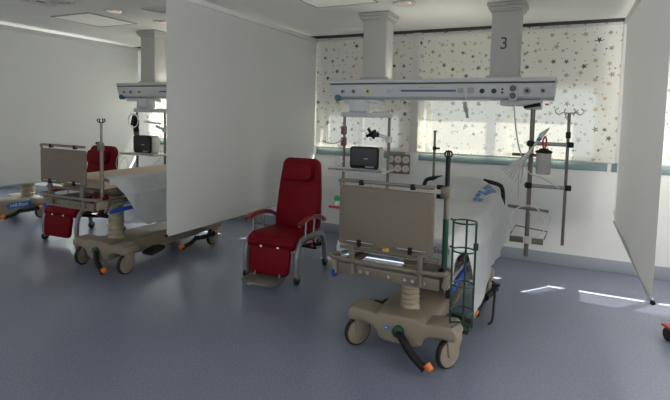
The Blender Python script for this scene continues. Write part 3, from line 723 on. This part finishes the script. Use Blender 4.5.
    if logo:
        pl = MB().prism(rrect(0.34, 0.085, 0.038, 8), 0.006, T(0.218, 0.36, 0.215) @ RZ(PI/2) @ XZ).build('logo_plate', 'logo_blue', t)
        text_mesh('logo_lettering', 'Hill-Rom', 0.068, 'logo_white', pl, T(0.2255, 0.36, 0.215) @ RZ(PI/2) @ RX(PI/2))
        sk = MB().prism([(-0.66, 0.10), (0.30, 0.10), (0.42, 0.20), (0.44, 0.27), (-0.66, 0.27)], 0.03, T(0.182, 0, -0.02) @ YZ, bevel=0.008).build('side_cover', 'beige_plastic', t)
    return t

bedN = make_bed((-0.93, 3.57, 0), 0.0, 0.17, 'beige wheeled hospital bed nearest the camera with a green bottle holder', (-0.58, -0.5, 0.2, -0.1), 0.05, 0.068, 0.50, True, True, False, True)
bedN.rotation_euler.z = -0.025
bedM = make_bed((-4.03, 3.83, 0), 0.12, 0.0, 'raised beige hospital bed behind the near partition curtain, second from the right', (0.2, 0.05, 0.1, 0.1), -0.02, 0.085, 0.49, True, False, False, False)
bedF = make_bed((-7.12, 3.72, 0), 0.0, 0.0, 'hospital bed at far left, only its logo-marked base showing under the far curtain', (0.1, 0.1, 0.1, 0.3), 0.0, 0.10, 0.62, False, False, True, False)

# ------------------------------------------------------------------ sheets
def sheet_obj(label, loc, y0, y1, surf, dropF, dropL, dropR, hw=0.355, uL=-1.0, wr=0.010, rz=0.0):
    """cloth laid over a bed: left hem, over the top, right hem; the foot end turned down by dropF"""
    def f(u, v):
        a = v*(y1-y0+dropF)-dropF
        y = y0+max(a, 0); fall = max(-a, 0)
        dl, dr = dropL(y), dropR(y)
        xl = uL*hw
        W = hw-xl; R = 0.03
        s = -dl+u*(dl+W+dr)
        ph = y*11.0
        xt = min(max(xl+s, xl), hw)
        zt = surf(xt, y)-fall
        yo = y-(0.014 if fall > 0.01 else 0.0)+0.012*math.exp(-max(a, 0)/0.02)*(1 if fall == 0 else 0)*0
        if s < 0:
            k = -s/max(dl, 1e-3)
            x = xl-0.012-0.03*k*k; z = zt-0.012+s
        elif s > W:
            q = s-W; k = q/max(dr, 1e-3)
            fold = 0.008*math.sin(ph)+0.006*math.sin(ph*2.3+1.3)+0.005*math.sin(ph*.6)
            x = hw+0.014+0.060*min(1, q/0.14)*min(1, dr/0.3)+fold*k*min(1, q*4); z = zt-0.012-q
        else:
            x = xl+s; e = min(s if dl > 0.01 else W, W-s)
            z = zt-0.012*max(0, 1-e/R)**2
        n = noise.noise(Vector((x*7, y*6, z*5)))*wr+noise.noise(Vector((x*19+5, y*15, z*14)))*wr*.4
        if fall > 0.01 and 0 <= s <= W: yo -= abs(n)*0.35
        elif 0 <= s <= W: z += abs(n)
        else: x += abs(n)*(1 if s > W else -1)
        return (x, yo, z)
    o = MB().grid(f, 96, 130).build('bed_sheet', 'sheet_cotton', None, loc, sharp=3.0)
    o.rotation_euler.z = rz
    m = o.modifiers.new('thick', 'SOLIDIFY'); m.thickness = 0.004; m.offset = 1
    return tag(o, label, 'bed sheet', 'white bed sheets')

def smooth(a, b, x):
    t = max(0, min(1, (x-a)/(b-a))); return t*t*(3-2*t)
def surf1(x, y):
    hump = 0.085*smooth(0.70, 0.86, y)+0.085*smooth(0.80, 1.12, y)
    return 0.826+hump*(1-0.85*min(1, abs(x)/0.355)**3.2)
sh1 = sheet_obj('white sheet with blue print covering the near bed, hanging down its right side', (-0.93, 3.57, 0), -0.715, 1.165,
                surf1, 0.15, lambda y: 0.10, lambda y: 0.10+0.54*smooth(-0.44, -0.20, y)-0.20*smooth(-0.20, 0.35, y), rz=-0.025)
# blue woven band on the sheet by the pillow, and the lettering at its foot
b = MB()
n = 7
for k in range(n):
    for j in range(2):
        if (k*5+j*3) % 7 == 1: continue
        def g(u, v, k=k, j=j):
            tt = (k+0.86*v)/n; y = 0.72+0.38*tt; x = 0.195+0.075*tt+0.042*j+0.038*u
            return (x, y, surf1(x, y)+0.017)
        b.grid(g, 4, 4)
b.build('blue_print', 'print_blue', sh1)
text_mesh('sheet_lettering', 'Sacyl', 0.052, 'print_grey', sh1, T(0.308, -0.7385, 0.762) @ RX(PI/2))
def surf2(x, y): return 0.83+0.12
sh2 = sheet_obj('white sheet slipped down the right side of the raised second bed', (-4.03, 3.83, 0), -0.88, 0.98,
                surf2, 0.002, lambda y: 0.002, lambda y: 0.04+0.42*smooth(-0.86, -0.50, y), uL=0.80)
text_mesh('sheet_lettering', 'll', 0.07, 'print_grey', sh2, T(0.452, -0.14, 0.60) @ RZ(PI/2) @ RX(PI/2))

# ------------------------------------------------------------------ oxygen bottle holder on the near bed
t = thing('bottle_holder', 'green wire oxygen bottle holder hanging at the foot of the near bed', 'bottle holder', (-0.478, 2.66, 0.405), 0)
for z, r in ((0.585, .064), (0.425, .062), (0.235, .061), (0.085, .063)):
    MB().tube([(r*math.cos(a*2*PI/28), r*math.sin(a*2*PI/28), z) for a in range(28)], 0.0048, 8, closed=True).build('ring', 'green_paint', t)
for a in (-0.1, PI*0.97, PI*0.5):
    c, s = 0.064*math.cos(a), 0.064*math.sin(a)
    MB().tube([(c, s, 0.585), (c*.97, s*.97, 0.0)], 0.006, 8).build('upright', 'green_paint', t)
cr = MB()
for a, b_ in ((-0.1, PI*1.3), (PI*0.97, PI*1.7)):
    cr.tube([(0.066*math.cos(a), 0.066*math.sin(a), 0.0), (0, 0, 0.018), (0.066*math.cos(b_), 0.066*math.sin(b_), 0.0)], 0.006, 8)
cr.build('bottom_cross', 'green_paint', t)
for z in (0.585, 0.425): MB().tube([(-0.06, 0.02, z), (-0.096, 0.105, z-0.015)], 0.007, 8).build('mounting_hook', 'green_paint', t)
MB().box((0.062, 0.015, 0.45), (0.025, 0.03, 0.04), bevel=0.006).build('clasp', 'black_plastic', t)

# ------------------------------------------------------------------ recliner chairs
def make_chair(loc, label, rz=0):
    t = thing('recliner_chair', label, 'recliner', loc, rz, 'red clinical recliners')
    # seat
    MB().prism([(-0.34, 0.30), (-0.355, 0.36), (-0.33, 0.425), (-0.26, 0.445), (0.0, 0.435), (0.22, 0.42), (0.24, 0.40), (0.24, 0.33), (0.0, 0.325), (-0.28, 0.315)], 0.50, T(-0.25, 0, 0) @ YZ, bevel=0.03, seg=3).build('seat', 'red_vinyl', t)
    # backrest: tapered, rounded top, leaning back
    H = 0.72
    out = [(-0.245, 0.0), (-0.250, 0.10), (-0.238, 0.35), (-0.220, 0.55)]
    for k in range(7):
        a = PI-k*PI/2/6; out.append((-0.135+0.075*math.cos(a), H-0.085+0.085*math.sin(a)))
    out += [(-x, z) for x, z in out[::-1]]
    Mb = T(0, 0.235, 0.40) @ RX(-0.13)
    br = MB().prism(out, 0.095, Mb @ T(0, 0.047, 0) @ XZ, bevel=0.028, seg=3).build('backrest', 'red_vinyl', t)
    MB().prism(rrect(0.325, 0.18, 0.06), 0.095, Mb @ T(0.0, -0.035, 0.57) @ XZ, bevel=0.024, seg=3).build('headrest', 'red_vinyl', br)
    # leg rest
    lg = MB().prism([(x*(1-0.22*max(0, 0.10-z)), z) for x, z in rrect(0.44, 0.255, 0.05)], 0.05, T(0, -0.325, 0.200) @ RX(-0.10) @ XZ, bevel=0.018, seg=3).build('leg_rest', 'red_vinyl', t)
    for x in (-0.09, 0.09): MB().box((x, -0.345, 0.318), (0.03, 0.03, 0.05), bevel=0.006).build('leg_rest_hinge', 'chrome', lg)
    fp = MB().prism(rrect(0.37, 0.20, 0.03), 0.014, T(-0.005, -0.455, 0.055) @ RX(0.04), bevel=0.005).build('foot_plate', 'foot_plate_rubber', t)
    MB().tube([(-0.13, -0.37, 0.11), (-0.13, -0.40, 0.065)], 0.010, 8).tube([(0.13, -0.37, 0.11), (0.13, -0.40, 0.065)], 0.010, 8).build('foot_plate_strut', 'grey_metal', fp)
    # side frames and castors
    for s in (-1, 1):
        X = s*0.27
        path = spline([(X, -0.325, 0.10), (X, -0.32, 0.26), (X, -0.27, 0.365), (X, -0.16, 0.40), (X, 0.12, 0.385), (X, 0.25, 0.35), (X, 0.31, 0.25), (X, 0.335, 0.10)], 7)
        fr = MB().tube(path, 0.026, 12).build('side_frame', 'grey_metal', t)
        for y in (-0.325, 0.335):
            ca = MB().cyl((X, y, 0.075), (X, y, 0.12), 0.022, 12).box((X, y+0.008, 0.062), (0.046, 0.05, 0.04), bevel=0.01).build('castor', 'grey_metal', t)
            MB().lathe([(0.03, -0.016), (0.041, -0.015), (0.045, -0.008), (0.045, 0.008), (0.041, 0.015), (0.03, 0.016)], T(X, y+0.012, 0.045) @ RY(PI/2), 20).build('castor_wheel', 'black_rubber', ca)
        # armrest
        pts = spline([(X*1.06, -0.29, 0.555), (X*1.06, -0.20, 0.58), (X*1.06, -0.02, 0.585), (X*1.06, 0.16, 0.555), (X*1.06, 0.27, 0.50)], 6)
        n = len(pts)
        ar = MB().tube(pts, [0.014]+[0.018]*(n-2)+[0.013], 10)
        bmesh.ops.scale(ar.bm, vec=(1.7, 1, 1), space=T(-X*1.06, 0, 0), verts=ar.bm.verts)
        ar = ar.build('armrest', 'red_arm', t)
        MB().tube([Vector(p)-Vector((s*0.012, 0, 0.018)) for p in pts], 0.012, 8).build('armrest_rail', 'grey_metal', ar)
        for y, z in ((-0.17, 0.565), (0.02, 0.57)):
            MB().cyl((X*1.04, y, 0.39), (X*1.06, y, z), 0.011, 10).build('armrest_post', 'chrome', ar)
        if s > 0:
            for y, z in ((-0.02, 0.355), (-0.06, 0.31)):
                MB().lathe([(0.012, 0), (0.016, 0.008), (0.014, 0.022)], T(X+0.02, y, z) @ RY(PI/2), 12).build('adjuster_knob', 'red_plastic', fr)
            MB().tube(spline([(X+0.02, 0.0, 0.33), (X+0.03, 0.05, 0.30), (X+0.03, 0.09, 0.335)], 5), 0.009, 8).build('lever', 'black_plastic', fr)
            MB().box((X, 0.335, 0.16), (0.03, 0.03, 0.03), bevel=0.006).build('brake_tab', 'red_plastic', fr)
    MB().tube([(-0.27, 0.12, 0.24), (0.27, 0.12, 0.24)], 0.014, 10).tube([(-0.27, -0.24, 0.34), (0.27, -0.24, 0.34)], 0.014, 10).tube([(0.0, -0.22, 0.31), (0.10, 0.12, 0.24), (0.24, 0.30, 0.235)], 0.020, 10).build('cross_brace', 'black_plastic', t)
    return t
ch = make_chair((-2.455, 4.03, 0), 'dark red recliner with headrest beside the near partition curtain', 0.07)
ch2 = copy_tree(ch); ch2.location = (-5.34, 3.93, 0); 
for c in children(ch2):
    if c.name.startswith('foot_plate'):
        for g in children(c): bpy.data.objects.remove(g)
        bpy.data.objects.remove(c)
ch2['label'] = 'dark red recliner partly hidden behind the raised second bed'

# ------------------------------------------------------------------ wheeled stand cut by the right edge
t = thing('wheeled_stand', 'castor with red brake tab of a stand at the right edge', 'stand', (0.905, 4.06, 0), 0)
PX = -0.21
MB().lathe([(0.03, -0.018), (0.045, -0.017), (0.05, -0.008), (0.05, 0.008), (0.045, 0.017), (0.03, 0.018)], T(-0.17, -0.0, 0.05) @ RZ(0.4) @ RY(PI/2), 22).build('castor_wheel', 'black_rubber', t)
MB().box((-0.17, 0.0, 0.105), (0.06, 0.10, 0.018), RZ(0.4), bevel=0.007).build('brake_tab', 'red_plastic', t)
MB().tube([(-0.15, 0, 0.125), (0.08, 0, 0.13), (0.32, 0, 0.125)], 0.016, 10).tube([(0.08, -0.24, 0.125), (0.08, 0.24, 0.125)], 0.016, 10).build('base_leg', 'grey_metal', t)
MB().cyl((0.08, 0, 0.13), (0.08, 0, 1.4), 0.014, 12).build('pole', 'pole_steel', t)
for x, y in ((0.30, 0), (0.08, -0.23), (0.08, 0.23)):
    MB().lathe([(0.03, -0.018), (0.045, -0.017), (0.05, -0.008), (0.05, 0.008), (0.045, 0.017), (0.03, 0.018)], T(x, y, 0.05) @ RY(PI/2), 18).cyl((x, y, 0.09), (x, y, 0.13), 0.012, 8).build('castor_wheel', 'black_rubber', t)

# ------------------------------------------------------------------ light
wd = bpy.data.worlds.new('daylight'); sc.world = wd; wd.use_nodes = True
bg = wd.node_tree.nodes['Background']
bg.inputs[0].default_value = (0.92, 0.96, 1.0, 1); bg.inputs[1].default_value = 1.0
su = bpy.data.lights.new('sun', 'SUN'); su.energy = 18.0; su.angle = 0.009; su.color = (1.0, 0.93, 0.82)
so = bpy.data.objects.new('sun', su); col.objects.link(so)
az, el = math.radians(38), math.radians(49.5)
dv = Vector((-math.sin(az)*math.cos(el), -math.cos(az)*math.cos(el), -math.sin(el)))
so.rotation_euler = dv.to_track_quat('-Z', 'Y').to_euler()
so.location = (4, 10, 6)
# daylight through each window: sky light standing in the window opening
for (a, b, ms) in HOLES:
    l = bpy.data.lights.new('window_daylight', 'AREA'); l.shape = 'RECTANGLE'; l.size = b-a; l.size_y = Z1-Z0-0.1
    l.energy = (3.6 if a > -3 else 24.0)*(b-a); l.color = (1.0, 0.98, 0.93)
    o = bpy.data.objects.new('window_daylight', l); col.objects.link(o)
    o.location = ((a+b)/2, WY+0.30, (Z0+Z1)/2+0.05); o.rotation_euler = (-PI/2, 0, 0)

l = bpy.data.lights.new('window_daylight', 'AREA'); l.shape = 'RECTANGLE'; l.size = FX1-FX0; l.size_y = FZ1-FZ0  # added fill lamp behind the camera, tilted up at the ceiling
l.energy = 10; l.color = (1.0, 0.97, 0.915)
o = bpy.data.objects.new('window_daylight', l); col.objects.link(o)
o.location = ((FX0+FX1)/2, YF-0.25, (FZ0+FZ1)/2); o.rotation_euler = (PI/2+1.15, 0, 0)
l = bpy.data.lights.new('window_daylight', 'AREA'); l.shape = 'RECTANGLE'; l.size = RY1-RY0; l.size_y = FZ1-FZ0  # strong added fill lamp outside the invented right-hand opening
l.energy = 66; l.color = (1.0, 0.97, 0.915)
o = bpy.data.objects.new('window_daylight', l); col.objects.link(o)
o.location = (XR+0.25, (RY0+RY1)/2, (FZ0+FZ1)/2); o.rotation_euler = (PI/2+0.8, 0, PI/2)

l = bpy.data.lights.new('window_daylight', 'AREA'); l.shape = 'RECTANGLE'; l.size = LY1-LY0; l.size_y = FZ1-FZ0  # weak fill lamp, likewise added, outside the left wall opening
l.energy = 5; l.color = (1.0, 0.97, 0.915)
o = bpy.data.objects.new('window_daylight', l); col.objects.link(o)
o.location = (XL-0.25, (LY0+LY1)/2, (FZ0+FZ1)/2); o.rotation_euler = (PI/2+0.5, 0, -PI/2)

# ------------------------------------------------------------------ camera
F, CXP, CYP, HC = 478.0, 335.0, 150.0, 1.55
d = Vector((175-CXP, 7100-CYP, F)).normalized()
x = 567-CXP; y = -(x*d.x+F*d.z)/d.y
r = Vector((x, y, F)).normalized(); X = d.cross(r)
if X.x < 0: X = -X
Zw = -d
# image axes in world: columns of R (rows X, Y=r, Z)
right = Vector((X.x, r.x, Zw.x)); down = Vector((X.y, r.y, Zw.y)); fwd = Vector((X.z, r.z, Zw.z))
cam = bpy.data.cameras.new('camera'); co = bpy.data.objects.new('camera', cam); col.objects.link(co)
M = Matrix.Identity(4)
for i in range(3):
    M[i][0] = right[i]; M[i][1] = -down[i]; M[i][2] = -fwd[i]
M[0][3], M[1][3], M[2][3] = 0, 0, HC
co.matrix_world = M
cam.sensor_width = 36; cam.lens = F*36/670
cam.shift_x = 0.0; cam.shift_y = -(200-CYP)/670
cam.clip_start = 0.05
sc.camera = co

vs = sc.view_settings
vs.view_transform = 'Standard'; vs.look = 'None'; vs.gamma = 1; vs.use_curve_mapping = False; vs.exposure = 0.78
sc.cycles.use_denoising = True
sc.cycles.max_bounces = 10; sc.cycles.diffuse_bounces = 6; sc.cycles.transparent_max_bounces = 12
sc.cycles.sample_clamp_indirect = 6.0
